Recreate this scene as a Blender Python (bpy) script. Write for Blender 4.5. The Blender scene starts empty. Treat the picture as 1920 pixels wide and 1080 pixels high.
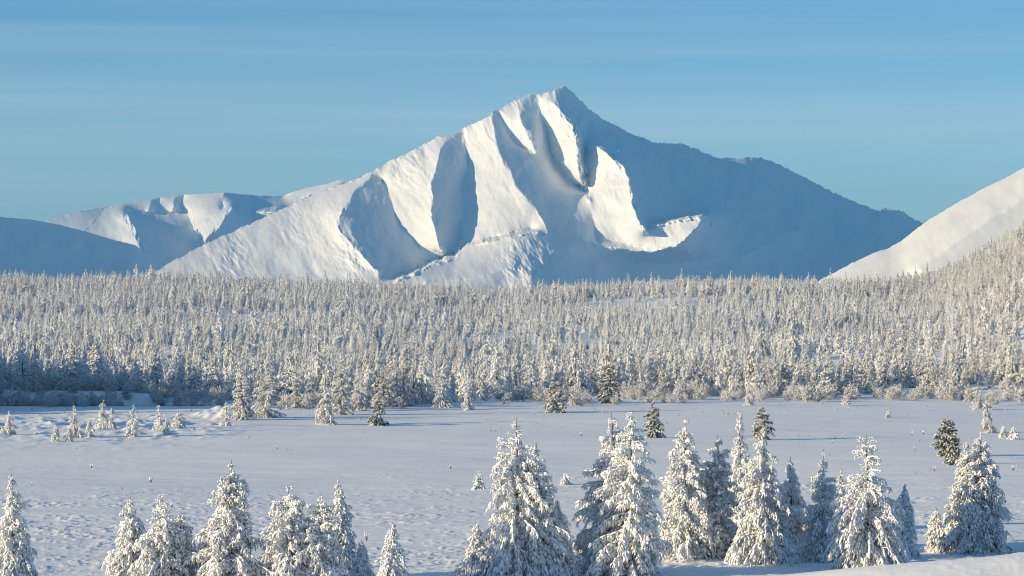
import bpy, math, random
import numpy as np

# ------------------------------------------------------------------ camera
scene = bpy.context.scene
FPX = 4516.0          # focal length in pixels of the 1920 px wide photograph
CAMH = 16.0           # metres above the snow field
HOR = 600.0           # image row of the horizon
cam_d = bpy.data.cameras.new('camera')
cam_d.sensor_width = 36.0
cam_d.lens = FPX / 1920.0 * 36.0
cam_d.shift_y = (HOR - 540.0) / 1920.0
cam_d.clip_start = 1.0
cam_d.clip_end = 60000.0
cam = bpy.data.objects.new('camera', cam_d)
scene.collection.objects.link(cam)
cam.location = (0, 0, CAMH)
cam.rotation_euler = (math.radians(90), 0, 0)
scene.camera = cam

# ------------------------------------------------------------------ sun, sky, exposure
SUN_EL = math.radians(13.0)
SUN_AZ = math.radians(22.0)      # sun stands to the left (-X), this much towards the camera side
sun_dir = np.array([-math.cos(SUN_EL) * math.cos(SUN_AZ), -math.cos(SUN_EL) * math.sin(SUN_AZ), math.sin(SUN_EL)])
sd = bpy.data.lights.new('sun', 'SUN')
sd.energy = 4.3
sd.angle = math.radians(0.5)
sd.color = (1.0, 0.79, 0.475)
sun = bpy.data.objects.new('sun', sd)
scene.collection.objects.link(sun)
from mathutils import Vector
sun.rotation_euler = Vector(sun_dir).to_track_quat('Z', 'Y').to_euler()

world = bpy.data.worlds.new('World')
scene.world = world
world.use_nodes = True
wn = world.node_tree
wn.nodes.clear()
sky = wn.nodes.new('ShaderNodeTexSky')
sky.sky_type = 'NISHITA'
sky.sun_disc = False
sky.sun_elevation = SUN_EL
# rotation: 0 = +Y, clockwise seen from above
sky.sun_rotation = math.atan2(sun_dir[0], sun_dir[1])
sky.altitude = 600
sky.air_density = 1.0
sky.dust_density = 0.3
sky.ozone_density = 3.0
bg = wn.nodes.new('ShaderNodeBackground')
bg.inputs['Strength'].default_value = 0.088
tint = wn.nodes.new('ShaderNodeMix'); tint.data_type = 'RGBA'; tint.blend_type = 'MULTIPLY'
tint.inputs[0].default_value = 1.0
tint.inputs[7].default_value = (0.50, 0.87, 1.08, 1)
wo = wn.nodes.new('ShaderNodeOutputWorld')
wn.links.new(sky.outputs[0], tint.inputs[6])
# thin streaks of high cloud
tcw = wn.nodes.new('ShaderNodeTexCoord'); mpw = wn.nodes.new('ShaderNodeMapping'); mpw.inputs['Scale'].default_value = (1.3, 1.3, 60.0)
nzw = wn.nodes.new('ShaderNodeTexNoise'); nzw.inputs['Scale'].default_value = 1.0; nzw.inputs['Detail'].default_value = 3
rpw = wn.nodes.new('ShaderNodeMapRange'); rpw.inputs['From Min'].default_value = 0.42; rpw.inputs['From Max'].default_value = 0.75
rpw.inputs['To Min'].default_value = 0.0; rpw.inputs['To Max'].default_value = 0.5
mxw = wn.nodes.new('ShaderNodeMix'); mxw.data_type = 'RGBA'; mxw.inputs[7].default_value = (3.3, 4.5, 5.2, 1)
wn.links.new(tcw.outputs['Generated'], mpw.inputs[0]); wn.links.new(mpw.outputs[0], nzw.inputs['Vector'])
wn.links.new(nzw.outputs['Fac'], rpw.inputs['Value']); wn.links.new(rpw.outputs[0], mxw.inputs[0])
wn.links.new(tint.outputs[2], mxw.inputs[6])
# paler air low over the horizon
spw = wn.nodes.new('ShaderNodeSeparateXYZ'); wn.links.new(tcw.outputs['Generated'], spw.inputs[0])
lowr = wn.nodes.new('ShaderNodeMapRange'); lowr.inputs['From Min'].default_value = 0.05; lowr.inputs['From Max'].default_value = 0.15
lowr.inputs['To Min'].default_value = 1.0; lowr.inputs['To Max'].default_value = 0.0; lowr.interpolation_type = 'SMOOTHSTEP'
wn.links.new(spw.outputs[2], lowr.inputs['Value'])
adw = wn.nodes.new('ShaderNodeMix'); adw.data_type = 'RGBA'; adw.blend_type = 'ADD'; adw.inputs[7].default_value = (2.0, 1.7, 1.1, 1)
wn.links.new(lowr.outputs[0], adw.inputs[0]); wn.links.new(mxw.outputs[2], adw.inputs[6])
wn.links.new(adw.outputs[2], bg.inputs[0])
wn.links.new(bg.outputs[0], wo.inputs[0])

scene.view_settings.view_transform = 'Standard'
scene.view_settings.look = 'None'
scene.view_settings.exposure = 0.66
scene.view_settings.gamma = 1.0
scene.render.engine = 'CYCLES'
scene.cycles.max_bounces = 8
scene.cycles.diffuse_bounces = 7
scene.cycles.glossy_bounces = 1
scene.cycles.transmission_bounces = 1
scene.cycles.volume_bounces = 0
scene.cycles.filter_width = 1.0

# ------------------------------------------------------------------ helpers
C = scene.collection
rng = np.random.default_rng(7)

def px2x(px, d): return (px - 960.0) / FPX * d
def row2z(py, d): return CAMH + (HOR - py) / FPX * d
def x2px(x, d): return 960.0 + x / d * FPX

def link(o, parent=None):
    C.objects.link(o)
    if parent is not None: o.parent = parent
    return o
def tag(o, label=None, cat=None, group=None, kind=None):
    if label: o['label'] = label
    if cat: o['category'] = cat
    if group: o['group'] = group
    if kind: o['kind'] = kind
    return o
def empty(name, loc, rz=0.0, scale=1.0):
    o = bpy.data.objects.new(name, None)
    o.empty_display_size = 0.5
    o.location = loc; o.rotation_euler = (0, 0, rz); o.scale = (scale,) * 3
    return link(o)

def mesh_np(name, verts, faces, mats, mat_idx=None, smooth=True):
    """faces: (n,3) or (n,4) int array, or list of such arrays"""
    if not isinstance(faces, (list, tuple)): faces = [faces]
    faces = [f for f in faces if len(f)]
    me = bpy.data.meshes.new(name)
    verts = np.asarray(verts, dtype=np.float32)
    me.vertices.add(len(verts))
    me.vertices.foreach_set('co', verts.ravel())
    nl = sum(f.size for f in faces); npoly = sum(len(f) for f in faces)
    me.loops.add(nl); me.polygons.add(npoly)
    me.loops.foreach_set('vertex_index', np.concatenate([f.ravel() for f in faces]).astype(np.int32))
    tot = np.concatenate([np.full(len(f), f.shape[1], np.int32) for f in faces])
    st = np.concatenate([[0], np.cumsum(tot)[:-1]]).astype(np.int32)
    me.polygons.foreach_set('loop_start', st)
    if mat_idx is not None: me.polygons.foreach_set('material_index', np.asarray(mat_idx, np.int32))
    me.polygons.foreach_set('use_smooth', np.full(npoly, smooth))
    for m in mats: me.materials.append(m)
    me.update(calc_edges=True)
    return me

def hash2(ix, iy, seed):
    h = (ix.astype(np.int64) * 374761393 + iy.astype(np.int64) * 668265263 + seed * 1442695041) & 0xFFFFFFFF
    h = ((h ^ (h >> 13)) * 1274126177) & 0xFFFFFFFF
    h = h ^ (h >> 16)
    return (h & 0xFFFFFF) / float(0xFFFFFF)
def vnoise(x, y, seed=0):
    x = np.asarray(x, float); y = np.asarray(y, float)
    ix = np.floor(x); iy = np.floor(y)
    fx = x - ix; fy = y - iy
    fx = fx * fx * fx * (fx * (fx * 6 - 15) + 10); fy = fy * fy * fy * (fy * (fy * 6 - 15) + 10)
    a = hash2(ix, iy, seed); b = hash2(ix + 1, iy, seed); c = hash2(ix, iy + 1, seed); d = hash2(ix + 1, iy + 1, seed)
    return (a + (b - a) * fx) * (1 - fy) + (c + (d - c) * fx) * fy - 0.5
def fbm(x, y, seed=0, octv=4, gain=0.5):
    s = 0; a = 1.0
    for o in range(octv):
        s = s + a * vnoise(x * 2 ** o + 17.3 * o, y * 2 ** o - 9.1 * o, seed + o)
        a *= gain
    return s

# ------------------------------------------------------------------ materials
def mat(name, col, rough=0.8, var=None, scale=1.0, bump=None, sheen=0.0, spec=0.2, coords='Object', objvar=0.0):
    m = bpy.data.materials.new(name); m.use_nodes = True
    nt = m.node_tree; n = nt.nodes; L = nt.links
    b = n['Principled BSDF']
    b.inputs['Roughness'].default_value = rough
    b.inputs['Specular IOR Level'].default_value = spec
    b.inputs['Base Color'].default_value = (*col, 1)
    if var is not None:
        tc = n.new('ShaderNodeTexCoord'); tn = n.new('ShaderNodeTexNoise')
        tn.inputs['Scale'].default_value = scale; tn.inputs['Detail'].default_value = 4
        L.new(tc.outputs[coords], tn.inputs['Vector'])
        r = n.new('ShaderNodeValToRGB')
        r.color_ramp.elements[0].position = 0.35; r.color_ramp.elements[1].position = 0.65
        r.color_ramp.elements[0].color = (*col, 1); r.color_ramp.elements[1].color = (*var, 1)
        L.new(tn.outputs['Fac'], r.inputs[0])
        out = r.outputs[0]
        if objvar > 0:
            oi = n.new('ShaderNodeObjectInfo')
            hs = n.new('ShaderNodeHueSaturation')
            mr = n.new('ShaderNodeMapRange')
            mr.inputs['To Min'].default_value = 1 - objvar; mr.inputs['To Max'].default_value = 1 + objvar
            L.new(oi.outputs['Random'], mr.inputs['Value'])
            L.new(mr.outputs[0], hs.inputs['Value'])
            L.new(out, hs.inputs['Color']); out = hs.outputs[0]
        L.new(out, b.inputs['Base Color'])
    if bump:
        tc2 = n.new('ShaderNodeTexCoord'); prev = None
        for (sc, strength, dist, stretch) in bump:
            mp = n.new('ShaderNodeMapping'); mp.inputs['Scale'].default_value = stretch
            L.new(tc2.outputs[coords], mp.inputs[0])
            bn = n.new('ShaderNodeTexNoise'); bn.inputs['Scale'].default_value = sc; bn.inputs['Detail'].default_value = 5
            L.new(mp.outputs[0], bn.inputs['Vector'])
            bp = n.new('ShaderNodeBump'); bp.inputs['Strength'].default_value = strength; bp.inputs['Distance'].default_value = dist
            L.new(bn.outputs['Fac'], bp.inputs['Height'])
            if prev is not None: L.new(prev, bp.inputs['Normal'])
            prev = bp.outputs[0]
        L.new(prev, b.inputs['Normal'])
    return m

M_FIELD = mat('field_snow', (0.80, 0.81, 0.83), 0.7, (0.86, 0.86, 0.86), 0.02,
              bump=[(0.25, 0.5, 0.25, (0.35, 1, 1)), (1.6, 0.5, 0.10, (0.5, 1, 1))])
M_MTN = mat('mountain_snow', (0.76, 0.765, 0.78), 0.75, (0.81, 0.80, 0.79), 0.004,
            bump=[(0.008, 0.25, 10.0, (1, 1, 1)), (0.04, 0.18, 3.0, (1, 1, .5))])
M_HILL = mat('hill_snow', (0.72, 0.72, 0.73), 0.75, (0.78, 0.77, 0.76), 0.01,
             bump=[(0.03, 0.3, 3.0, (1, 1, 1))])
M_BARK = mat('bark', (0.10, 0.075, 0.055), 0.9, (0.20, 0.16, 0.13), 3.0)
M_FROST = mat('frost', (0.88, 0.90, 0.92), 0.8, (0.85, 0.86, 0.87), 1.2, objvar=0.06)
M_TWIG = mat('larch_twig', (0.20, 0.16, 0.12), 0.9, (0.36, 0.31, 0.26), 2.0, objvar=0.2)
M_NEEDLE = mat('green_needles', (0.06, 0.075, 0.045), 0.8, (0.12, 0.13, 0.09), 2.0, objvar=0.2)
M_ROCK = mat('rock', (0.12, 0.11, 0.10), 0.9, (0.2, 0.18, 0.16), 2.0)

# ------------------------------------------------------------------ mountains from ridge and valley lines
# each line: (column, row, distance in metres); the ground between the lines is relaxed from them
def relax(val, msk, iters):
    for _ in range(iters):
        p = np.pad(val, 1, mode='edge')
        n = 0.25 * (p[:-2, 1:-1] + p[2:, 1:-1] + p[1:-1, :-2] + p[1:-1, 2:])
        val = np.where(msk, val, n)
    return val

def smooth(v, k):
    for _ in range(k):
        p = np.pad(v, 1, mode='edge')
        v = 0.5 * v + 0.125 * (p[:-2, 1:-1] + p[2:, 1:-1] + p[1:-1, :-2] + p[1:-1, 2:])
    return v

def grid_mesh(name, X, Y, Z, material):
    ny, nx = X.shape
    idx = np.arange(ny * nx).reshape(ny, nx)
    f = np.stack([idx[:-1, :-1].ravel(), idx[:-1, 1:].ravel(), idx[1:, 1:].ravel(), idx[1:, :-1].ravel()], 1)
    return mesh_np(name, np.stack([X.ravel(), Y.ravel(), Z.ravel()], 1), f, [material])

def build_relief(name, sky, lines, x0, x1, y0, y1, nrow, nz, material, seed, sm=4, jag=0.0, step=1.0, warp=1.0, zones=()):
    W_ = (int(x1 - x0) // 32 + 1) * 32; H_ = (int(y1 - y0) // 32 + 1) * 32
    S = np.zeros((H_, W_)); N_ = np.zeros((H_, W_))
    for pts in [sky] + lines:
        for i in range(len(pts) - 1):
            P = np.array(pts[i], float); Q = np.array(pts[i + 1], float)
            n = int(np.hypot(*(Q - P)[:2]) * 2.5) + 2
            t = np.linspace(0, 1, n)[:, None]; R_ = P * (1 - t) + Q * t
            # ragged, never ruler-straight
            ix = (R_[:, 0] - x0 + 1.5 * fbm(R_[:, 1] / 9.0, R_[:, 0] / 40.0, seed + 3, 3)).astype(int); iy = (R_[:, 1] - y0).astype(int)
            ok = (ix >= 0) & (ix < W_) & (iy >= 0) & (iy < H_)
            np.add.at(S, (iy[ok], ix[ok]), R_[ok, 2]); np.add.at(N_, (iy[ok], ix[ok]), 1.0)
    val = None
    mean = S.sum() / N_.sum()
    for lv in (32, 16, 8, 4, 2, 1):
        s_ = S.reshape(H_ // lv, lv, W_ // lv, lv).sum((1, 3)); w_ = N_.reshape(H_ // lv, lv, W_ // lv, lv).sum((1, 3))
        m = w_ > 0; v = np.where(m, s_ / np.maximum(w_, 1e-9), mean)
        cur = v if val is None else np.where(m, v, np.repeat(np.repeat(val, 2, 0), 2, 1))
        val = relax(cur, m, {32: 500, 16: 300, 8: 200, 4: 150, 2: 120, 1: 80}[lv])
    D0 = smooth(val, sm)
    cx = np.arange(x0, x1, step)
    sk = np.interp(cx, [p[0] for p in sky], [p[1] for p in sky])
    sk = sk + jag * fbm(cx / 7.0, cx * 0, seed + 5, 3, 0.7)
    v = np.linspace(0, 1, nrow)[:, None] ** 1.0
    PX = np.repeat(cx[None], nrow, 0); PY = sk[None] + v * (y1 - 1 - sk[None])
    curv = np.abs(D0 - smooth(D0, 30))
    iy0 = np.clip(PY - y0, 0, H_ - 2).astype(int); ix0 = np.clip(PX - x0, 0, W_ - 2).astype(int)
    rg = np.clip(curv[iy0, ix0] / 8.0, 0, 1)
    calm = np.clip((PY - sk[None]) / 25.0, 0.15, 1)
    wx = calm * warp * (11.0 * fbm(PX / 42.0, PY / 50.0, seed + 31, 2) + 6.5 * (.25 + .75 * rg) * fbm(PX / 11.0, PY / 16.0, seed + 32, 3, .65))
    wy = calm * warp * 5.0 * (.3 + .7 * rg) * fbm(PX / 30.0, PY / 30.0, seed + 33, 3)
    fx = np.clip(PX + wx - x0, 0, W_ - 1.001); fy = np.clip(PY + wy - y0, 0, H_ - 1.001)
    ix = fx.astype(int); iy = fy.astype(int); tx = fx - ix; ty = fy - iy
    D = (D0[iy, ix] * (1 - tx) + D0[iy, ix + 1] * tx) * (1 - ty) + (D0[iy + 1, ix] * (1 - tx) + D0[iy + 1, ix + 1] * tx) * ty
    # wind-packed unevenness, roughest under the crests
    curv = np.abs(D0 - smooth(D0, 30)); curv = curv[iy, ix]
    rough = np.clip(curv / 8.0, 0, 1)
    xw = px2x(PX, mean); zw = row2z(PY, mean)
    xr = xw + 0.45 * zw
    up = np.clip((430.0 - PY) / 200.0, 0.0, 1.0)
    rid = 0.5 - np.abs(fbm((xr + 25 * fbm(xw / 70., zw / 70., seed + 16, 2)) / 45.0, zw / 150.0, seed + 17, 3, .6)) * 1.6
    D = D - nz * rid * (0.12 + 0.55 * up * (.4 + .6 * rg))
    for (zx, zy, zr, za) in zones:
        D = D + za * np.exp(-((PX - zx) ** 2 + (PY - zy) ** 2) / zr ** 2) * fbm((xw + .5 * zw) / 26.0, zw / 40.0, seed + 19, 3, .6)
    D = D + nz * (fbm(xr / 150.0, zw / 260.0, seed, 4) + 0.22 * np.clip(.25 + rough + .5 * fbm(xw / 300., zw / 200., seed + 8, 2), .1, 1.3) * fbm((xr + 30 * fbm(xw / 90., zw / 90., seed + 6, 2)) / 30.0, zw / 170.0, seed + 7, 3) + 0.5 * rough * fbm(xr / 22.0, zw / 50.0, seed + 9, 3, 0.6) + 0.9 * np.clip(rough * 1.5 - .5, 0, 1) * fbm(xr / 11.0, zw / 26.0, seed + 13, 2, 0.6))
    X = px2x(PX, D); Z = row2z(PY, D)
    # back slope behind the skyline
    Xb = []; Yb = []; Zb = []
    for back, drop in [(2600, 1100), (1500, 700), (700, 330), (250, 95), (80, 18), (20, 2)]:
        Xb.append(X[0] * (1 + back / 9000.0)); Yb.append(D[0] + back); Zb.append(Z[0] - drop)
    # the foot runs out under the valley floor
    fr_ = [(1 - 150 / 7000., 150, .5), (1 - 420 / 7000., 420, 0.)]
    X = np.concatenate([np.array(Xb), X] + [X[-1:] * a for a, b, c in fr_]); Y = np.concatenate([np.array(Yb), D] + [D[-1:] - b for a, b, c in fr_])
    Z = np.maximum(np.concatenate([np.array(Zb), Z] + [Z[-1:] * c - 5 * (1 - c) for a, b, c in fr_]), -5.0)
    o = link(bpy.data.objects.new(name, grid_mesh(name, X, Y, Z, material)))
    tag(o, kind='structure')
    return o

M_SKY = [(180,575,7050),(285,512,7350),(370,464,7560),(440,432,7700),(530,391,7830),(600,359,7930),(640,345,7970),(668,336,7985),(700,320,8000),(735,300,8030),(770,284,8050),
         (800,268,8080),(822,256,8083),(840,253,8085),(858,249,8090),(870,240,8100),(905,222,8105),(922,213,8110),(960,192,8140),(985,180,8150),(1000,175,8160),(1015,177,8170),(1040,168,8185),(1052,163,8195),(1062,162,8200),
         (1075,174,8250),(1100,200,8330),(1130,224,8430),(1160,239,8520),(1195,256,8610),(1225,266,8680),(1280,270,8850),(1310,281,8920),(1345,295,9000),
         (1380,297,9090),(1420,294,9200),(1450,302,9270),(1500,328,9350),(1560,360,9450),(1620,385,9550),(1650,396,9600),(1656,391,9620),(1685,394,9650),(1725,417,9800),(1800,470,9900),(1900,560,10000)]
M_LINES = [
    [(700,326,7990),(672,358,7780),(645,395,7500),(634,422,7380),(650,450,7250),(690,490,7080),(712,512,7030),(722,548,6960)],
    [(712,338,7985),(735,385,7740),(752,425,7580),(790,465,7440),(828,476,7400)],
    [(842,258,8070),(824,300,7850),(808,345,7660),(813,395,7480),(822,440,7370),(830,474,7320)],
    [(868,250,8110),(874,300,7990),(870,350,7830),(868,400,7660),(865,445,7520),(855,474,7450),(800,498,7430),(745,519,7300)],
    [(867,467,7340),(852,483,7230),(800,502,7060),(746,524,6960),(735,558,6860),(900,566,6700)],
    [(800,530,6900),(900,520,6900),(960,500,6950)],
    [(922,216,8105),(930,260,7955),(952,312,7760),(985,368,7540),(1018,412,7355),(1026,434,7280),(1018,455,7220),(1008,485,7090),(996,520,6900),(986,560,6720)],
    [(880,463,7310),(915,453,7260),(960,442,7230),(1008,435,7260)],[(884,456,7400),(915,447,7370),(958,436,7350),(1000,428,7370)],
    [(1040,470,7170),(1046,520,7040),(1050,560,6950)],
    [(936,212,8125),(950,240,8085),(970,268,8040),(1000,289,7990)],
    [(962,192,8142),(980,225,8040),(992,255,7990),(1002,286,7965)],
    [(1004,180,8170),(1016,215,8140),(1030,262,8130),(1042,308,8110),(1070,338,8050),(1100,358,7960),(1103,368,7680),(1106,400,7570),(1112,440,7450),(1122,455,7405)],
    [(1020,178,8175),(1048,212,8050),(1076,236,7985),(1084,288,7870),(1096,345,7780)],
    [(1078,205,8270),(1096,255,8170),(1100,310,8020),(1105,345,7930)],
    [(1112,268,8050),(1146,288,7800),(1172,325,7600),(1187,380,7400),(1198,410,7310),(1212,434,7270)],
    [(1140,453,7400),(1180,461,7370),(1215,465,7360)],
    [(1028,434,7290),(1080,447,7330),(1125,459,7340),(1180,470,7320),(1228,473,7330)],
    [(1214,432,7340),(1260,413,7330),(1316,406,7310)],
    [(1218,420,7490),(1260,407,7700),(1318,399,7830)],
    [(1316,406,7310),(1302,436,7260),(1266,461,7260),(1230,471,7320)],
    [(1335,420,7600),(1320,450,7430),(1290,475,7370)],
    [(1075,474,7270),(1110,482,7320),(1180,490,7410),(1240,494,7480),(1400,480,7850),(1500,430,8500)],
    [(1050,560,6950),(1110,560,7130),(1200,560,7340),(1440,560,7700),(1720,560,8300)],
    [(1650,400,9500),(1650,540,8350)],
    [(180,575,7050),(500,570,6950),(700,565,6900)],
]
build_relief('mountain', M_SKY, M_LINES, 180, 1900, 140, 575, 330, 22.0, M_MTN, 3, jag=3.0, zones=[(985, 490, 48, 26), (672, 470, 42, 26), (430, 480, 45, 20), (560, 430, 40, 12), (770, 300, 50, 14), (1070, 260, 40, 16)])

R_SKY = [(20,460,10700),(60,425,10900),(90,412,11000),(150,396,11150),(200,388,11300),(240,379,11400),(250,377,11420),(285,373,11450),(330,366,11500),(400,361,11480),(420,361,11450),(470,366,11650),(530,368,11850),(548,360,11800),(575,352,11780),(600,347,11760),(640,337,11700),(720,330,11700)]
R_LINES = [
    [(236,403,10850),(250,430,10550),(264,464,10250),(280,500,10100)],
    [(352,406,11350),(365,425,11250),(382,450,11000)],
    [(240,398,11250),(290,402,11350),(350,399,11420)],
    [(436,392,10980),(415,418,10760),(390,450,10600)],
    [(470,391,11330),(478,410,11270),(500,430,11200)],
    [(436,389,11250),(475,389,11420),(530,389,11500)],
    [(420,361,11450),(417,388,11290)],
    [(480,396,11230),(520,396,11150)],
    [(330,366,11500),(326,396,11330)],[(345,366,11520),(343,396,11420)],[(285,373,11450),(280,398,11290)],[(300,372,11480),(296,398,11370)],
    [(20,500,10200),(150,500,10200),(280,500,10200)],
    [(540,375,11700),(575,368,11650),(640,352,11500)],
    [(200,388,11300),(150,440,10700)],
]
build_relief('mountain_range', R_SKY, R_LINES, 20, 720, 320, 510, 120, 10.0, M_MTN, 21, jag=1.0)

L_SKY = [(-400,392,4900),(-200,398,5200),(0,407,5600),(60,412,5750),(110,421,5900),(160,434,6020),(215,450,6150),(255,460,6250),(272,476,6290),(286,500,6320),(300,540,6350),(400,572,6500)]
L_LINES = [[(-400,570,4300),(0,570,5000),(400,570,6200)]]
build_relief('hill', L_SKY, L_LINES, -400, 400, 380, 575, 80, 8.0, M_MTN, 33, jag=0.6, step=2.0)

H_SKY = [(1480,560,3300),(1540,524,3310),(1600,492,3320),(1645,471,3335),(1665,466,3340),(1690,452,3345),(1730,420,3355),(1760,401,3365),(1790,383,3370),(1850,350,3390),(1890,331,3400),(1920,315,3410),(2000,270,3430),(2200,170,3470),(2500,60,3500)]
H_LINES = [[(1480,600,2900),(1700,600,2880),(2000,600,2860),(2500,600,2840)],
           [(1725,506,3080),(1800,452,3130),(1920,372,3210),(2100,260,3290)]]
build_relief('hill', H_SKY, H_LINES, 1480, 2500, 40, 605, 150, 4.0, M_HILL, 41, jag=1.5, step=2.0, warp=.5)

# ------------------------------------------------------------------ ground
crest_px = np.array([-1500,-400,0,300,600,900,1100,1400,1650,1740,1800,1860,1920,2050,2300,3500])
crest_py = np.array([535,535,535,534,543,562,550,540,544,533,506,474,436,380,330,300])
crest_d  = np.array([1500,1500,1500,1500,1550,1600,1550,1500,1450,1400,1350,1330,1300,1300,1300,1300])
edge_px = np.array([-1500,-400,-14,-8,300,400,470,520,640,880,1150,1500,1900,3500])
edge_d  = np.array([404,404,404,478,478,488,470,450,432,470,486,500,500,500])
assert len(edge_px) == len(edge_d)

def ground_z(x, y):
    x = np.asarray(x, float); y = np.asarray(y, float)
    d = np.maximum(y, 1.0)
    px = np.where(y > 60, x2px(x, d), 960 + x / 60.0 * FPX)
    yc = np.interp(px, crest_px, crest_py); dc = np.interp(px, crest_px, crest_d)
    de = np.interp(px, edge_px, edge_d)
    zc = CAMH + (HOR - yc) / FPX * dc
    t = (d - de) / (dc - de)
    up = zc * np.clip(np.where(px < 500, (d - 500) / (dc - 500), t), 0, 1) ** 1.15
    tb = np.clip((d - dc) / 900.0, 0, 1)
    fall = zc * (1 - tb * tb * (3 - 2 * tb))
    z = np.where(t <= 1, up, fall)
    # relief inside the forest
    inside = np.clip(t * 5, 0, 1) * np.clip((1 - t) * 5, 0, 1)
    z = z + inside * (8.0 * vnoise(x / 190.0, y / 150.0, 5) + 2.0 * vnoise(x / 70.0, y / 60.0, 6) + 7.0 * vnoise(x / 230.0 + 3.3, y / 75.0, 61))
    # camera hill
    z = z + np.clip(14.3 - 0.125 * np.hypot(x * 0.4, y), 0, None) * (y < 400)
    # unseen wooded rise added left of the picture to lengthen the tree shadows
    z = z + 9.0 * np.clip((-40 - px) / 160.0, 0, 1) * np.clip((y - 385) / 30.0, 0, 1) * np.clip((620 - y) / 100.0, 0, 1)
    # soft field undulation
    nf = np.clip((y - 100) / 60, 0, 1) * np.clip((1200 - y) / 400, 0, 1)
    nf = nf * (1 - np.exp(-((y - 464) / 26.0) ** 2) / (1 + np.exp((px - 455) / 22.0)))
    z = z + nf * (0.55 * fbm(x / 60.0, y / 45.0, 11, 2) + 0.12 * fbm(x / 9.0, y / 5.0, 12, 2))
    # mound in the lower right corner
    m = np.exp(-((y - 143.5 - 1.0*np.sin(x*0.22)) / 5.0) ** 2) / (1 + np.exp(-(x - 15.0) / 3.5))
    z = z + m * (np.clip(0.65 + (px - 1150) / 700.0 * 1.3, .5, 2.4) + 0.12 * vnoise(x / 4.0, y / 3.0, 14))
    # left bank of the creek: a low sunlit rim with lumps, channel behind it
    cx = px2x(430.0, y)
    lft = 1 / (1 + np.exp((px - 455) / 22.0))
    z = z - lft * (0.35 * np.exp(-((y - 466) / 22.0) ** 2) + 0.75 * np.exp(-((y - 468) / 7.0) ** 2))
    lump = np.exp(-((px - 415) / 45.0) ** 2) * np.exp(-((y - 392) / 9.0) ** 2)
    z = z + 1.7 * lump * (1 + 1.2 * fbm(x / 3.0, y / 5.0, 15, 3))
    rim = 1 / (1 + np.exp((px - 400) / 30.0)) * np.exp(-((y - 360) / 38.0) ** 2)
    z = z + rim * 0.8 * np.clip(fbm(x / 2.2, y / 6.0, 16, 3) + 0.1, 0, 1)
    # far bank, cut steep
    fb = 1 / (1 + np.exp((px - 300) / 25.0))
    z = z + fb * 2.4 / (1 + np.exp(-(y - 474 - 3 * vnoise(x / 6.0, x * 0, 88)) / 0.7)) * np.clip(1 - (y - 474) / 90, 0, 1) * (y < 564)
    return z

def micro(x, y):
    """wind crust close to the camera"""
    patch = np.clip((272 + 26 * vnoise(x / 25.0, y / 30.0, 18) * 2 - y) / 70.0, 0, 1) * np.clip((y - 110) / 20, 0, 1)
    n = fbm((x + .4 * vnoise(x / 2., y / 2., 91)) / 0.95, y / 0.85, 19, 4, 0.68)
    dens = np.clip(0.62 + 1.1 * fbm(x / 6.0, y / 8.0, 20, 2), 0.1, 1)
    patch = patch * np.clip((y - 138) / 18.0, 0.25, 1)
    return patch * dens * 0.23 * np.clip(n - 0.02, 0, 0.6)

def build_ground():
    rows = np.concatenate([np.arange(-60, 130, 3.0), np.arange(130, 275, 0.36), np.arange(275, 520, 1.0),
                           np.arange(520, 1700, 6.0), np.arange(1700, 3000, 40), np.arange(3000, 14500, 400)])
    th = np.concatenate([np.linspace(-0.75, -0.27, 40)[:-1], np.linspace(-0.27, 0.27, 820), np.linspace(0.27, 0.75, 40)[1:]])
    Yg = np.repeat(rows[:, None], len(th), 1)
    w = np.maximum(np.abs(rows), 1.0)
    w = np.where(rows < 130, 130.0, rows)
    Xg = w[:, None] * th[None, :]
    Zg = ground_z(Xg, Yg) + micro(Xg, Yg)
    me = grid_mesh('ground', Xg, Yg, Zg, M_FIELD)
    o = link(bpy.data.objects.new('ground', me)); tag(o, kind='structure')
build_ground()
M_WATER = mat('creek_water', (0.012, 0.016, 0.022), 0.12, spec=0.5)
def build_creek():
    yy = np.linspace(455, 474, 20)[:, None]; tt = np.linspace(-0.30, -0.128, 60)[None]
    o = link(bpy.data.objects.new('creek', grid_mesh('creek', yy * tt, yy + 0 * tt, 0 * yy * tt - 0.62 + 0.0 * yy, M_WATER)))
    tag(o, kind='structure')
build_creek()

# ------------------------------------------------------------------ trees
def spindles(p0, p1, r, sides=4, mid=0.45, flat=1.0):
    """many little tapered spindles from p0 to p1: verts and triangles"""
    n = len(p0)
    ax = p1 - p0
    L = np.linalg.norm(ax, axis=1, keepdims=True) + 1e-9
    a = ax / L
    ref = np.where(np.abs(a[:, 2:3]) < 0.9, np.array([[0, 0, 1.0]]), np.array([[1.0, 0, 0]]))
    u = np.cross(a, ref); u /= np.linalg.norm(u, axis=1, keepdims=True) + 1e-9
    v = np.cross(a, u)
    ph = rng.uniform(0, 6.28, (n, 1))
    r = np.broadcast_to(np.asarray(r, float).ravel(), (n,)).reshape(n, 1)
    V = np.zeros((n, sides + 2, 3))
    V[:, 0] = p0; V[:, 1] = p1
    for k in range(sides):
        an = ph + 2 * math.pi * k / sides
        rr = r * rng.uniform(0.7, 1.3, (n, 1))
        V[:, 2 + k] = p0 + ax * (mid + rng.uniform(-.15, .15, (n, 1))) + (u * np.cos(an) + v * np.sin(an) * flat) * rr
    base = (np.arange(n) * (sides + 2))[:, None]
    F = []
    for k in range(sides):
        k2 = (k + 1) % sides
        F.append(np.concatenate([base, base + 2 + k, base + 2 + k2], 1))
        F.append(np.concatenate([base + 1, base + 2 + k2, base + 2 + k], 1))
    return V.reshape(-1, 3), np.concatenate(F)

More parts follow.
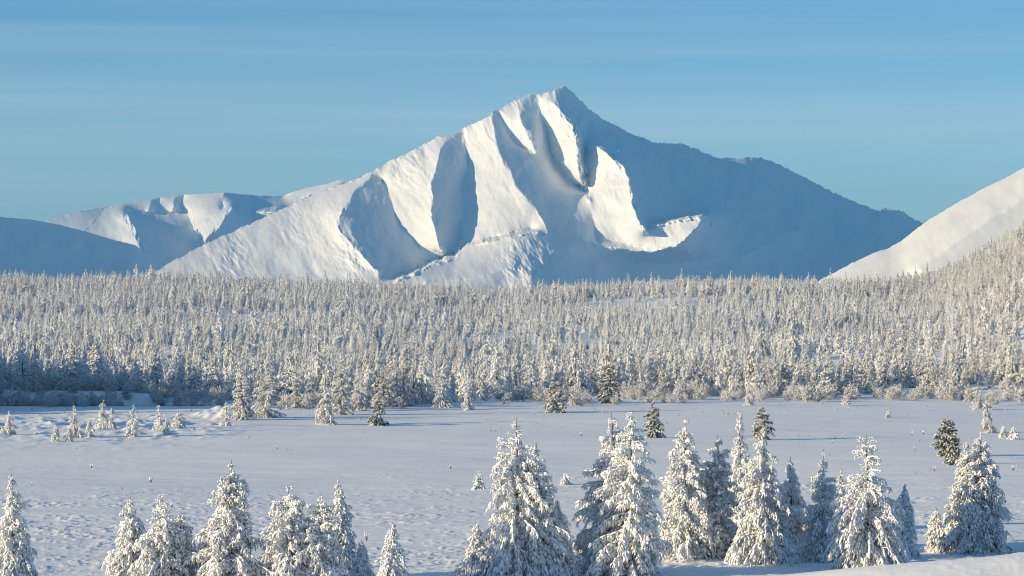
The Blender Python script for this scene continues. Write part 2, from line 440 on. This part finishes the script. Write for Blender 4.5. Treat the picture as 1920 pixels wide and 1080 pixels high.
def join(parts):
    V = []; F = []; o = 0
    for v, f in parts:
        V.append(v); F.append(f + o); o += len(v)
    return np.concatenate(V), np.concatenate(F)

def tube(P, R, sides=6):
    P = np.asarray(P, float); n = len(P)
    V = []
    for i in range(n):
        t = P[min(i + 1, n - 1)] - P[max(i - 1, 0)]; t /= np.linalg.norm(t) + 1e-9
        ref = np.array([1.0, 0, 0]) if abs(t[0]) < 0.8 else np.array([0, 1.0, 0])
        u = np.cross(t, ref); u /= np.linalg.norm(u); v = np.cross(t, u)
        for k in range(sides):
            an = 2 * math.pi * k / sides
            V.append(P[i] + (u * math.cos(an) + v * math.sin(an)) * R[i])
    F = []
    for i in range(n - 1):
        for k in range(sides):
            a = i * sides + k; b = i * sides + (k + 1) % sides
            F.append((a, b, b + sides)); F.append((a, b + sides, a + sides))
    V.append(P[-1]); c = len(V) - 1
    for k in range(sides): F.append(((n - 1) * sides + k, (n - 1) * sides + (k + 1) % sides, c))
    return np.array(V), np.array(F)

def tree_geo(h=10.0, R=2.0, nb=110, per_m=9.0, twig=0.45, fr=0.07, shape=0.9, droop=0.35, bare=0.0,
             base=0.04, frost=1.0, dark=0.5, dr=0.55, lean=0.0, sides=4, leader=0.12, bulge=0.0, rough=0.35, asym=0.0, up=0.15):
    """a snow-laden conifer: trunk, dark twigs, frost and snow"""
    nseg = 10
    tz = np.linspace(0, 1, nseg)
    wob = rng.normal(0, 0.012 * h, (nseg, 2)).cumsum(0) * 0.35
    wob -= wob[0]
    T = np.stack([wob[:, 0] + lean * tz ** 2 * h, wob[:, 1], tz * h], 1)
    tr = (0.016 * h * (1 - tz) ** 0.8 + 0.012)
    trunk = tube(T, tr, 6)
    def trunk_at(t): return np.stack([np.interp(t, tz, T[:, k]) for k in range(3)], -1)
    t = np.sort(base + (1 - base) * (1 - rng.uniform(0, 1, nb) ** 0.75) * 0.985)
    phi = rng.uniform(0, 2 * math.pi, nb)
    prof = (1 - t) ** shape
    if bulge > 0: prof = prof * (1 - bulge) + bulge * np.sqrt(np.clip(1 - (np.abs(t - 0.42) / 0.58) ** 2.2, 0, 1))
    ld = t > 1 - leader
    lob = 1 + rough * 2.0 * vnoise(phi * 1.3 + 9, t * 5.0, int(rng.integers(999))) + asym * np.cos(phi)
    L = R * prof * lob * rng.uniform(0.72, 1.12, nb) + 0.07
    L = np.where(ld, L * 0.6 + 0.04, L)
    el = up + 0.5 * t - 0.25 + rng.normal(0, 0.12, nb)
    K = 7
    s = np.linspace(0, 1, K)
    dirh = np.stack([np.cos(phi), np.sin(phi), np.zeros(nb)], 1)
    B0 = trunk_at(t)
    drp = droop * rng.uniform(0.6, 1.5, nb) * (1.15 - t)
    BP = (B0[:, None, :] + dirh[:, None, :] * (L * np.cos(el))[:, None, None] * (s - 0.12 * s ** 3 * (drp[:, None] > .3))[:, :, None])
    BP[:, :, 2] += (L * np.sin(el))[:, None] * s - (L * drp)[:, None] * s ** 2
    BP[:, :, 2] = np.maximum(BP[:, :, 2], 0.05)
    side = np.stack([-np.sin(phi), np.cos(phi), np.zeros(nb)], 1)
    bend = rng.normal(0, 0.12, nb) * L
    BP += side[:, None, :] * (bend[:, None] * s ** 2)[:, :, None]
    fro = []; drk = []
    # branches (dark) with a roll of snow on top
    p0 = BP[:, :-1].reshape(-1, 3); p1 = BP[:, 1:].reshape(-1, 3)
    sm = np.tile((s[:-1] + s[1:]) / 2, nb); Lr = np.repeat(L, K - 1)
    ext = (p1 - p0) * 0.15
    drk.append(spindles(p0 - ext, p1 + ext, 0.012 + 0.02 * (1 - sm) * Lr / R, 3))
    keep = rng.uniform(0, 1, len(p0)) < 0.9 * frost
    offs = np.array([0, 0, 1.0]) * (fr * 0.6)
    fro.append(spindles((p0 - ext * 2 + offs)[keep], (p1 + ext * 2 + offs)[keep], (fr * rng.uniform(0.7, 1.7, len(p0)) * np.repeat(0.45 + 0.55 * np.clip((1 - t) * 3, 0, 1), K - 1))[keep], sides))
    # twigs
    cnt = np.maximum((L * per_m * rng.uniform(0.8, 1.2, nb)).astype(int), 3)
    bi = np.repeat(np.arange(nb), cnt)
    if bare > 0:
        kp = ~((t[bi] > 1 - bare) & (rng.uniform(0, 1, len(bi)) < 0.75)); bi = bi[kp]
    N = len(bi)
    u = rng.uniform(0, 1, N) ** 0.72 * 0.97 + 0.03
    f = u * (K - 1); i0 = np.minimum(f.astype(int), K - 2); ff = (f - i0)[:, None]
    Q = BP[bi, i0] * (1 - ff) + BP[bi, i0 + 1] * ff
    tang = BP[bi, i0 + 1] - BP[bi, i0]; tang /= np.linalg.norm(tang, axis=1, keepdims=True) + 1e-9
    sg = rng.choice([-1.0, 1.0], N)[:, None] * rng.uniform(0.1, 1.0, (N, 1))
    hang = rng.uniform(0.3, 1.4, (N, 1)) * (0.5 + droop * 1.6)
    D = tang * rng.uniform(0.2, 0.9, (N, 1)) + side[bi] * sg + np.array([0, 0, -1.0]) * hang + rng.normal(0, 0.22, (N, 3))
    D /= np.linalg.norm(D, axis=1, keepdims=True) + 1e-9
    tl = twig * rng.uniform(0.45, 1.35, N) * np.clip(0.22 + 1.0 * (1 - t[bi]), 0.2, 1.0)
    Q1 = Q + D * tl[:, None]
    Q1[:, 2] = np.maximum(Q1[:, 2], 0.0)
    kf = rng.uniform(0, 1, N) < frost
    fro.append(spindles(Q[kf], Q1[kf], (fr * rng.uniform(0.5, 1.35, N) * (0.6 + 0.4 * np.minimum(tl / twig, 1)))[kf], sides, 0.55))
    # second order drooping tips
    k2 = kf & (rng.uniform(0, 1, N) < 0.8)
    D2 = D[k2] * 0.4 + np.array([0, 0, -1.0]) * rng.uniform(0.2, 1.1, (k2.sum(), 1)) + rng.normal(0, 0.35, (k2.sum(), 3))
    D2 /= np.linalg.norm(D2, axis=1, keepdims=True)
    a2 = Q[k2] + (Q1[k2] - Q[k2]) * rng.uniform(0.4, 0.95, (k2.sum(), 1))
    l2 = (tl[k2] * rng.uniform(0.4, 0.9, k2.sum()))[:, None]
    b2 = a2 + D2 * l2; b2[:, 2] = np.maximum(b2[:, 2], -0.02)
    fro.append(spindles(a2, b2, fr * 0.7 * rng.uniform(0.5, 1.2, k2.sum()), sides, 0.5))
    # dark needles / twigs showing between
    kd = rng.uniform(0, 1, N) < dark
    sh = np.array([0, 0, -1.0]) * fr * 0.8
    A = Q[kd] + sh * 0.5; Bq = Q1[kd] + sh * 2 + rng.normal(0, 0.06, (kd.sum(), 3)) * twig * 2
    drk.append(spindles(A, A + (Bq - A) * 1.1, (fr * dr) * rng.uniform(0.4, 1.0, kd.sum()), 3))
    return trunk, join(drk), join(fro)

def make_tree(name, geo, loc, rz, twigmat, label=None, group=None, cat='tree', frostname='snow_cover', scale=1.0):
    root = empty(name, loc, rz, scale)
    tr, dk, fr = geo
    link(bpy.data.objects.new('trunk', mesh_np('trunk', *tr, [M_BARK])), root)
    cr = link(bpy.data.objects.new('crown', mesh_np('crown', *dk, [twigmat])), root)
    link(bpy.data.objects.new(frostname, mesh_np(frostname, *fr, [M_FROST])), cr)
    tag(root, label, cat, group)
    return root

def at_px(px, base_py):
    """ground point seen at that pixel (flat field level, then refined on the real ground)"""
    d = CAMH * FPX / max(base_py - HOR, 5)
    for _ in range(30):
        z = float(ground_z(px2x(px, d), d))
        d2 = (CAMH - z) * FPX / (base_py - HOR)
        d = 0.5 * d + 0.5 * d2
    return d

# near trees: px, top row, base row, half width px, kwargs, label
NEAR = [
 (25, 885, 1092, 42, dict(dark=.9, frost=.9), 'snow-crusted larch cut by the left edge of the picture, nearest row'),
 (247, 930, 1100, 50, dict(frost=.95), 'frosted larch with a thin pointed top, left of the larch with the crooked leader'),
 (300, 922, 1110, 55, dict(bare=.3, leader=.25, droop=.6, shape=.6), 'snowy larch with a bare crooked white leader above a rounded crown, bottom left'),
 (338, 962, 1105, 34, dict(droop=.7, shape=.5, lean=.02), 'low weeping snow-bent larch leaning on the crooked-top larch, bottom left'),
 (437, 860, 1112, 62, dict(dark=1.0, frost=.9, bulge=.15), 'tall broad larch with dark gaps between snowy boughs, tallest in the bottom left'),
 (545, 908, 1112, 56, dict(dark=.8, frost=1, bulge=.2), 'bushy frosted larch just right of the tall broad larch, bottom left'),
 (600, 928, 1112, 50, dict(dark=1.0, frost=.95, bulge=.3), 'wide darker larch between two paler frosted tops, bottom left'),
 (634, 898, 1085, 36, dict(frost=1), 'narrow pale larch with a slender tip, right end of the bottom left clump'),
 (676, 1010, 1100, 20, dict(droop=.6), 'low snowy young larch at the foot of the bottom left clump'),
 (736, 978, 1119, 22, dict(frost=1, shape=.6), 'small solitary slim snowy larch at the bottom, in open snow left of centre'),
 (893, 978, 1112, 32, dict(frost=1, droop=.5), 'shorter snowy larch at the left foot of the tallest central larch'),
 (972, 779, 1102, 84, dict(shape=.8, droop=.55, bare=.12, leader=.16, dark=.7), 'tallest central snow-laden larch with a bent white spire, bottom centre'),
 (1004, 828, 1085, 62, dict(droop=.5, dark=.5), 'second spire hugging the right side of the tallest central larch'),
 (1048, 935, 1088, 36, dict(droop=.5), 'short snowy larch at the right foot of the tallest central larch'),
 (1150, 770, 1075, 66, dict(droop=.45, bulge=.1), 'left one of the twin tall snowy larches right of centre'),
 (1183, 768, 1082, 74, dict(droop=.5, bulge=.1, dark=.7), 'right one of the twin tall snowy larches right of centre'),
 (1285, 781, 1048, 56, dict(bulge=.1, dark=.6), 'tall frosted larch just right of the twin larches, casting blue shade at its foot'),
 (1346, 812, 1045, 48, dict(dark=1., frost=.85, bulge=.2), 'bluish larch with dark shaded foot between two taller snowy larches'),
 (1386, 768, 1005, 26, dict(dark=.8, frost=.85), 'thin grey frosted larch rising behind, beside the green fir-like tree'),
 (1318, 870, 1040, 44, dict(dark=1.0, frost=.7, bulge=.3), 'dark shaded larch hidden low behind the right-hand row'),
 (1432, 795, 1057, 66, dict(droop=.6, dark=.7), 'full snow-draped larch with spreading lower boughs at the edge of the snow mound'),
 (1482, 853, 1040, 34, dict(droop=.4, frost=1), 'slender pale larch tucked behind the full larch by the snow mound'),
 (1540, 838, 1052, 46, dict(bare=.22, leader=.2, droop=.5), 'snowy larch with a thin antenna-like top left of the umbrella-shaped larch'),
 (1578, 882, 1030, 22, dict(dark=.8), 'small bluish larch peeking between the antenna-topped and umbrella-shaped larches'),
 (1626, 814, 1073, 74, dict(bare=.38, leader=.36, shape=.45, droop=.75, dark=.6), 'wide umbrella-shaped larch bent by snow with a bare ladder-like leader'),
 (1693, 905, 1047, 28, dict(droop=.5, dark=.6), 'small pointed snowy larch right of the umbrella-shaped larch'),
 (1755, 950, 1035, 18, dict(frost=1, dark=.7), 'smallest snowy larch on the mound, left of the twin-topped larch'),
 (1842, 808, 1034, 50, dict(bulge=.2, dark=.9, frost=.95), 'big double-topped larch on the mound near the right edge, its right-hand stem'),
 (1816, 826, 1036, 42, dict(bulge=.15, dark=.9), 'big double-topped larch on the mound near the right edge, its left-hand stem'),
]
for (px, ty, by, hw, kw, lab) in NEAR:
    by = min(by, 1120)
    if px > 850: by = min(by, 1074 if px > 1500 else 1083)
    d = at_px(px, by)
    x = px2x(px, d); z = float(ground_z(x, d))
    h = (by - ty) / FPX * d; R = hw / FPX * d * 1.32
    args = dict(h=h, R=R, nb=int(100 + 17 * h), per_m=20.0, twig=0.48, fr=0.065, sides=4, droop=.4)
    args.update(kw); args['dark'] = args.get('dark', .5) * .45
    make_tree('larch_tree', tree_geo(**args), (x, d, z - 0.05), 0.0, M_TWIG, lab, 'snow-laden larches in the foreground')

# trees out in the field and at its edge
FIELD = [
 (708, 748, 798, 18, 'g', 'small dark conifer standing alone on the snow left of centre'),
 (610, 688, 796, 20, 'l', 'slim snowy conifer standing forward of the forest edge, left of the small dark one'),
 (497, 690, 783, 31, 'l', 'wide bushy frosted conifer at the forest edge beside the sunlit snow hummock'),
 (452, 684, 776, 26, 'd', 'dark-gapped frosted conifer, leftmost of the tall ones at the snow hummock'),
 (557, 680, 765, 20, 'l', 'upright pale conifer between the bushy one and the slim forward one'),
 (640, 662, 778, 26, 'l', 'tall frosted conifer just behind the slim forward conifer'),
 (673, 690, 770, 22, 'l', 'frosted conifer at the forest edge above the small dark lone conifer'),
 (826, 704, 764, 19, 'l', 'neat cone-shaped frosted tree at the field edge'),
 (878, 714, 769, 12, 'l', 'small pinkish frosted conifer at the field edge'),
 (720, 680, 764, 22, 'd', 'dark-footed frosted conifer behind the small dark lone tree'),
 (757, 672, 762, 22, 'd', 'tall shaded conifer at the field edge left of the neat cone'),
 (1040, 698, 774, 20, 'g', 'full conifer with dark base standing forward of the forest at mid picture'),
 (1146, 676, 756, 25, 'g', 'dark green snow-dusted spruce at the forest edge right of centre'),
 (1225, 750, 821, 20, 'g', 'green conifer on a short bare stem alone in the field'),
 (1428, 760, 825, 23, 'g', 'olive green conifer behind the full snow-draped larch'),
 (1776, 783, 856, 22, 'p', 'round-topped dense green pine alone on the right of the field'),
 (1789, 826, 872, 12, 'p', 'small green pine touching the round-topped pine'),
 (1835, 716, 768, 14, 'd', 'dark thin conifer at the far right edge of the forest'),
 (1852, 735, 812, 13, 'd', 'ragged slim conifer standing forward on the far right'),
 (898, 884, 918, 11, 's', 'little brown frosted sapling alone mid field'),
 (1061, 884, 909, 9, 's', 'little grey frosted sapling alone right of the tallest larch'),
 (18, 768, 816, 13, 's', 'frosted sapling nearest the left edge beside the creek'),
 (140, 756, 820, 13, 's', 'tall frosted sapling, second from the left beside the creek'),
 (168, 782, 818, 8, 's', 'tiny sapling right of the tall frosted one by the creek'),
 (193, 748, 804, 14, 's', 'frosted sapling with a sharp tip by the creek'),
 (210, 764, 804, 9, 's', 'short sapling leaning on the sharp-tipped one by the creek'),
 (250, 757, 819, 12, 's', 'frosted sapling standing alone midway along the creek flat'),
 (299, 757, 808, 12, 's', 'brownish frosted sapling midway along the creek flat'),
 (313, 780, 816, 7, 's', 'tiny dark-stemmed sapling right of the brownish one'),
 (130, 800, 828, 7, 's', 'tiny frosted sapling low on the creek flat, front left'),
 (106, 796, 828, 8, 's', 'tiny twin-stemmed sapling in front on the creek flat'),
 (423, 752, 798, 13, 's', 'frosted sapling growing on the sunlit hummock'),
 (335, 768, 802, 13, 's', 'bushy low frosted sapling left of the sunlit hummock'),
 (1405, 708, 760, 9, 's', 'narrow pale sapling at the forest edge right of centre'),
 (1666, 768, 784, 5, 's', 'tiny sprig of a tree in the right of the field'),
 (1882, 796, 822, 7, 's', 'small grey sapling at the right edge of the field'),
 (1902, 798, 824, 9, 's', 'rightmost small grey sapling in the field'),
]
STY = {'g': (M_NEEDLE, dict(frost=.5, dark=1.6, dr=.85,  bulge=.3, droop=.3)),
       'p': (M_NEEDLE, dict(frost=.3, dark=2., dr=1.0,  bulge=.75, droop=.15, leader=.02, rough=.2)),
       'd': (M_TWIG, dict(frost=.75, dark=1.0, bulge=.25)),
       'l': (M_TWIG, dict(frost=.95, dark=.8, bulge=.2)),
       's': (M_TWIG, dict(frost=.95, dark=.35, rough=.8, shape=.75))}
for (px, ty, by, hw, st, lab) in FIELD:
    d = at_px(px, by)
    x = px2x(px, d); z = float(ground_z(x, d))
    h = (by - ty) / FPX * d; R = hw / FPX * d * 1.1
    m, kw = STY[st]
    args = dict(h=h, R=R, nb=int(40 + 12 * h), per_m=9.0, twig=0.42, fr=0.075, sides=3, droop=.4, base=.03)
    args.update(kw)
    if args['dark'] > 1: args['per_m'] *= 2.0; args['dark'] = 1.0
    nm = {'g': 'spruce_tree', 'p': 'pine_tree', 's': 'sapling'}.get(st, 'larch_tree')
    make_tree(nm, tree_geo(**args), (x, d, z - 0.05), 0.0, m, lab, cat='sapling' if st == 's' else 'tree')

# ------------------------------------------------------------------ forest
# prototypes (unit: metres, real height), kept as separate parts and as one joined mesh for the far mass
PROTO = []
for k in range(14):
    kind = 'l' if k < 9 else ('d' if k < 12 else 'w')
    h = rng.uniform(8.0, 11.5)
    if kind == 'w':     # willow / poplar like round frosted crown
        g = tree_geo(h=6.5, R=2.3, nb=60, per_m=6, twig=.7, fr=.12, sides=3, bulge=.9, droop=.1, frost=.75, dark=1.0, leader=.02, up=.7)
        h = 6.5
    else:
        g = tree_geo(h=h, R=rng.uniform(1.9, 3.0), shape=1.0, leader=.03, nb=90, per_m=5, twig=.6, fr=.165, sides=3, bulge=rng.uniform(0, .15),
                     droop=rng.uniform(.25, .55), frost=1.0 if kind == 'l' else .66, dark=.25 if kind == 'l' else .8, base=.05)
    parts = [mesh_np('trunk', *g[0], [M_BARK]), mesh_np('crown', *g[1], [M_TWIG]), mesh_np('snow_cover', *g[2], [M_FROST])]
    PROTO.append((kind, h, g, parts))

# scatter
N = 60000
ys = np.sqrt(rng.uniform(400 ** 2, 1680 ** 2, N))
th = rng.uniform(-0.30, 0.262, N)
xs = ys * th
pxs = x2px(xs, ys)
de = np.interp(pxs, edge_px, edge_d); dc = np.interp(pxs, crest_px, crest_d)
edge_j = 46 * (vnoise(xs / 13.0, ys * 0 + 3, 50) + .25)
ok = ~((pxs > -70) & (pxs < -5) & (ys < 478)) & (ys > de + edge_j + 2) & (ys < dc + 130)
zs = ground_z(xs, ys)
rowg = HOR - (zs - CAMH) / ys * FPX
# clearings
def hole(cx, cy, rx, ry): return ((pxs - cx) / rx) ** 2 + ((rowg - cy) / ry) ** 2 < 1
for c in [(500, 592, 95, 5), (1380, 612, 30, 5), (1575, 716, 45, 10), (930, 635, 60, 7), (430, 650, 60, 5), (1700, 735, 60, 7)]:
    ok &= ~hole(*c)
dens = np.clip(0.75 + 1.3 * fbm(xs / 70.0, ys / 60.0, 51, 2), 0.12, 1.0)
dens = np.where(ys < de + 60, np.maximum(dens, 0.75), dens)
ok &= rng.uniform(0, 1, N) < dens
xs, ys, zs, pxs, rowg, de = [a[ok] for a in (xs, ys, zs, pxs, rowg, de)]
# thin out: minimum spacing on a coarse hash
cell = 4.4
key = (np.floor(xs / cell).astype(np.int64) * 100003 + np.floor(ys / cell).astype(np.int64))
_, ui = np.unique(key, return_index=True)
xs, ys, zs, pxs, rowg, de = [a[ui] for a in (xs, ys, zs, pxs, rowg, de)]
n = len(xs)
print('forest trees', n)
front = np.clip(1 - (ys - de) / 120.0, 0, 1)
will = vnoise(xs / 22.0, ys / 22.0, 60) + 0.22 * front + np.where((pxs > 1040) & (pxs < 1260) & (ys < 620), .25, 0)
r = rng.uniform(0, 1, n) + 0.5 * fbm(xs / 60.0, ys / 60.0, 77, 2)
pk = np.where(r < 0.80 - 0.3 * front - 0.45 * np.clip((pxs - 1450) / 250, 0, 1), rng.integers(0, 9, n), rng.integers(9, 12, n))
pk = np.where((will > 0.42) & (r < .5) & (ys < 700), rng.integers(12, 14, n), pk)
sc = rng.uniform(0.45, 1.12, n) ** (1 - 0.5 * front) * (0.85 + 0.3 * np.clip((ys - 500) / 800.0, 0, 1))
sc = np.where(rng.uniform(0, 1, n) < 0.10, sc * rng.uniform(1.15, 1.6, n), sc)
sc = sc * np.interp(ys, [520, 720], [1.0, 0.72])
sc = np.where((pxs < -70) & (ys < 500), 1.55, sc)  # out-of-view trees on the left, enlarged so their shade reaches farther in
rot = rng.uniform(0, 6.283, n)
inv = (pxs > -20) & (pxs < 1940)
ph = np.array([PROTO[k][1] for k in pk]) * sc / ys * inv
order = np.argsort(-ph)
NI = 235
indiv = order[:NI]
mask = np.ones(n, bool); mask[indiv] = False

protos_objs = {}
for q, i in enumerate(indiv):
    k = int(pk[i]); kind = PROTO[k][0]
    root = empty('willow_tree' if kind == 'w' else 'larch_tree', (xs[i], ys[i], zs[i] - .05), rot[i], sc[i])
    parts = PROTO[k][3]
    link(bpy.data.objects.new('trunk', parts[0]), root)
    cr = link(bpy.data.objects.new('crown', parts[1]), root)
    link(bpy.data.objects.new('snow_cover', parts[2]), cr)
    zone = 'left' if pxs[i] < 480 else ('centre left' if pxs[i] < 960 else ('centre right' if pxs[i] < 1440 else 'right'))
    if kind == 'w':
        tag(root, 'round-crowned frosted tree in the front rank of the forest, %s of the picture' % zone, 'tree', 'round frosted trees in the forest front, ' + zone)
    else:
        tag(root, 'frosted %s conifer in the closed front rank of the forest, %s of the picture' % ('dark-gapped' if kind == 'd' else 'pale', zone), 'tree',
            '%s conifers in the forest front, %s' % ('dark-gapped' if kind == 'd' else 'pale', zone))

# the far mass: one object, trees as instances on points
pc = bpy.data.collections.new('forest_tree_shapes')       # never linked to the scene
for k, (kind, h, g, parts) in enumerate(PROTO):
    V = np.concatenate([g[0][0], g[1][0], g[2][0]])
    F = np.concatenate([g[0][1], g[1][1] + len(g[0][0]), g[2][1] + len(g[0][0]) + len(g[1][0])])
    mi = np.concatenate([np.zeros(len(g[0][1])), np.ones(len(g[1][1])), np.full(len(g[2][1]), 2)])
    me = mesh_np('forest_tree', V, F, [M_BARK, M_TWIG, M_FROST], mi)
    o = bpy.data.objects.new('forest_tree_%02d' % k, me)
    pc.objects.link(o)
names = sorted(o.name for o in pc.objects)
pm = bpy.data.meshes.new('forest')
idx = np.where(mask)[0]
pm.vertices.add(len(idx))
pm.vertices.foreach_set('co', np.stack([xs[idx], ys[idx], zs[idx] - .05], 1).astype(np.float32).ravel())
for nm, ty, data in [('pick', 'INT', pk[idx].astype(np.int32)), ('size', 'FLOAT', sc[idx].astype(np.float32)), ('turn', 'FLOAT', rot[idx].astype(np.float32))]:
    a = pm.attributes.new(nm, ty, 'POINT'); a.data.foreach_set('value', data)
forest = link(bpy.data.objects.new('forest', pm))
tag(forest, 'dense mass of frosted larches covering the slope behind the front rank', 'forest', kind='stuff')
ng = bpy.data.node_groups.new('forest_nodes', 'GeometryNodeTree')
ng.interface.new_socket('Geometry', in_out='INPUT', socket_type='NodeSocketGeometry')
ng.interface.new_socket('Geometry', in_out='OUTPUT', socket_type='NodeSocketGeometry')
gi = ng.nodes.new('NodeGroupInput'); go = ng.nodes.new('NodeGroupOutput')
m2p = ng.nodes.new('GeometryNodeMeshToPoints'); iop = ng.nodes.new('GeometryNodeInstanceOnPoints')
ci = ng.nodes.new('GeometryNodeCollectionInfo'); ci.inputs['Collection'].default_value = pc
ci.inputs['Separate Children'].default_value = True; ci.inputs['Reset Children'].default_value = True
def attr(nm, ty):
    a = ng.nodes.new('GeometryNodeInputNamedAttribute'); a.data_type = ty; a.inputs['Name'].default_value = nm
    return a.outputs['Attribute']
cxyz = ng.nodes.new('ShaderNodeCombineXYZ')
ng.links.new(gi.outputs[0], m2p.inputs['Mesh'])
ng.links.new(m2p.outputs[0], iop.inputs['Points'])
ng.links.new(ci.outputs[0], iop.inputs['Instance'])
iop.inputs['Pick Instance'].default_value = True
ng.links.new(attr('pick', 'INT'), iop.inputs['Instance Index'])
ng.links.new(attr('turn', 'FLOAT'), cxyz.inputs[2])
ng.links.new(cxyz.outputs[0], iop.inputs['Rotation'])
ng.links.new(attr('size', 'FLOAT'), iop.inputs['Scale'])
ng.links.new(iop.outputs[0], go.inputs[0])
md = forest.modifiers.new('forest_nodes', 'NODES'); md.node_group = ng

# dead twigs that stick out of the snow here and there
TW = [(172,878),(283,905),(322,952),(1090,818),(1055,801),(1570,768),(1538,803),(1560,831),(1716,846),(1752,884),(1500,765),(1590,770),(1732,815),(1710,817),(688,1014),(845,880),
      (60,910),(520,842),(960,868),(1290,905),(1355,770),(1750,770),(1900,884),(1245,775),(905,905)]
for (px, by) in TW:
    d = at_px(px, by); x = px2x(px, d); z = float(ground_z(x, d))
    sp = []; n_ = int(rng.integers(4, 8)); hh = rng.uniform(.35, .8)
    a = rng.uniform(0, 6.28, n_); tip = np.stack([np.cos(a) * .25 * hh, np.sin(a) * .25 * hh, rng.uniform(.5, 1, n_) * hh], 1)
    v1, f1 = spindles(np.tile([[0, 0, -.05]], (n_, 1)) + rng.normal(0, .02, (n_, 3)), tip, .022, 4)
    v2, f2 = spindles(tip * .45 + [0, 0, .02], tip * 1.05, .04, 4)
    o = link(bpy.data.objects.new('dead_twigs', mesh_np('dead_twigs', np.concatenate([v1, v2]), np.concatenate([f1, f2 + len(v1)]), [M_BARK, M_FROST],
             np.concatenate([np.zeros(len(f1)), np.ones(len(f2))]))))
    o.location = (x, d, z); tag(o, 'small dead twigs with frosted tips poking out of the snow field', 'twigs', 'dead twigs in the snow field')

# low frosted willow brush along the forest foot and the creek: nobody could count it
def scatter_mass(name, label, cat, protos, X, Y, Z, pick, size, turn):
    pc2 = bpy.data.collections.new(name + '_shapes')
    for k, g in enumerate(protos):
        V = np.concatenate([g[1][0], g[2][0]]); F = np.concatenate([g[1][1], g[2][1] + len(g[1][0])])
        mi = np.concatenate([np.zeros(len(g[1][1])), np.ones(len(g[2][1]))])
        pc2.objects.link(bpy.data.objects.new(name + '_shape_%02d' % k, mesh_np(name, V, F, [M_TWIG, M_FROST], mi)))
    pm = bpy.data.meshes.new(name); pm.vertices.add(len(X))
    pm.vertices.foreach_set('co', np.stack([X, Y, Z], 1).astype(np.float32).ravel())
    for nm, ty, data in [('pick', 'INT', pick.astype(np.int32)), ('size', 'FLOAT', size.astype(np.float32)), ('turn', 'FLOAT', turn.astype(np.float32))]:
        a = pm.attributes.new(nm, ty, 'POINT'); a.data.foreach_set('value', data)
    o = link(bpy.data.objects.new(name, pm)); tag(o, label, cat, kind='stuff')
    g2 = ng.copy(); g2.name = name + '_nodes'
    for nd in g2.nodes:
        if nd.bl_idname == 'GeometryNodeCollectionInfo': nd.inputs['Collection'].default_value = pc2
    m = o.modifiers.new(name + '_nodes', 'NODES'); m.node_group = g2
BR = [tree_geo(h=2.4, R=1.5, nb=34, per_m=7, twig=.5, fr=.07, sides=3, bulge=.9, droop=.05, frost=.7, dark=1.0, leader=.02, up=.9) for _ in range(4)]
NB = 9000
by_ = rng.uniform(400, 640, NB); bx_ = by_ * rng.uniform(-0.235, 0.235, NB); bp = x2px(bx_, by_)
bd = by_ - np.interp(bp, edge_px, edge_d)
pr = np.exp(-((bd + 40 * vnoise(bx_ / 10., by_ * 0, 73)) / np.where(bp > 1150, 28.0, 15.0)) ** 2) * np.clip(.35 + 1.6 * vnoise(bx_ / 14.0, by_ / 12.0, 71), 0, 1)
pr = np.maximum(pr, .95 * (bp < 420) * (bp > -10) * (bd > -3) * (bd < 20))
ok = rng.uniform(0, 1, NB) < pr
bx_, by_ = bx_[ok], by_[ok]
scatter_mass('brush', 'low frosted willow brush along the foot of the forest and the creek bank', 'brush', BR, bx_, by_, ground_z(bx_, by_) - .05,
             rng.integers(0, 4, len(bx_)), rng.uniform(.45, 1.15, len(bx_)), rng.uniform(0, 6.28, len(bx_)))
nt_ = 480
ty_ = np.sqrt(rng.uniform(150 ** 2, 470 ** 2, nt_)); tx_ = ty_ * rng.uniform(-.23, .23, nt_)
k_ = rng.uniform(0, 1, nt_) < np.clip(.25 + 1.5 * vnoise(tx_ / 18., ty_ / 22., 81) + .5 * (ty_ > 370) + .2 * (ty_ < 230), .03, 1)
tx_, ty_ = tx_[k_], ty_[k_]
scatter_mass('grass_tufts', 'scattered tiny frosted grass tufts sticking out of the snow field', 'grass', BR, tx_, ty_, ground_z(tx_, ty_),
             rng.integers(0, 4, len(tx_)), rng.uniform(.04, .11, len(tx_)) * np.interp(ty_, [150, 450], [.8, 1.8]), rng.uniform(0, 6.28, len(tx_)))

# ------------------------------------------------------------------ air
hz = bpy.data.materials.new('haze'); hz.use_nodes = True
hn = hz.node_tree; hn.nodes.remove(hn.nodes['Principled BSDF'])
pv = hn.nodes.new('ShaderNodeVolumePrincipled')
pv.inputs['Color'].default_value = (0.08, 0.44, 0.90, 1)
pv.inputs['Density'].default_value = 6.0e-5
pv.inputs['Anisotropy'].default_value = 0.0
hn.links.new(pv.outputs[0], hn.nodes['Material Output'].inputs['Volume'])
X0, X1, Y0, Y1, Z0, Z1 = -12500, 12500, -400, 16000, -7, 880
V = [(x, y, z) for x in (X0, X1) for y in (Y0, Y1) for z in (Z0, Z1)]
F = [(0, 1, 3, 2), (4, 6, 7, 5), (0, 4, 5, 1), (2, 3, 7, 6), (0, 2, 6, 4), (1, 5, 7, 3)]
o = link(bpy.data.objects.new('haze', mesh_np('haze', V, np.array(F), [hz], smooth=False)))
tag(o, 'thin blue winter air that fades the far mountains', 'haze', kind='stuff')
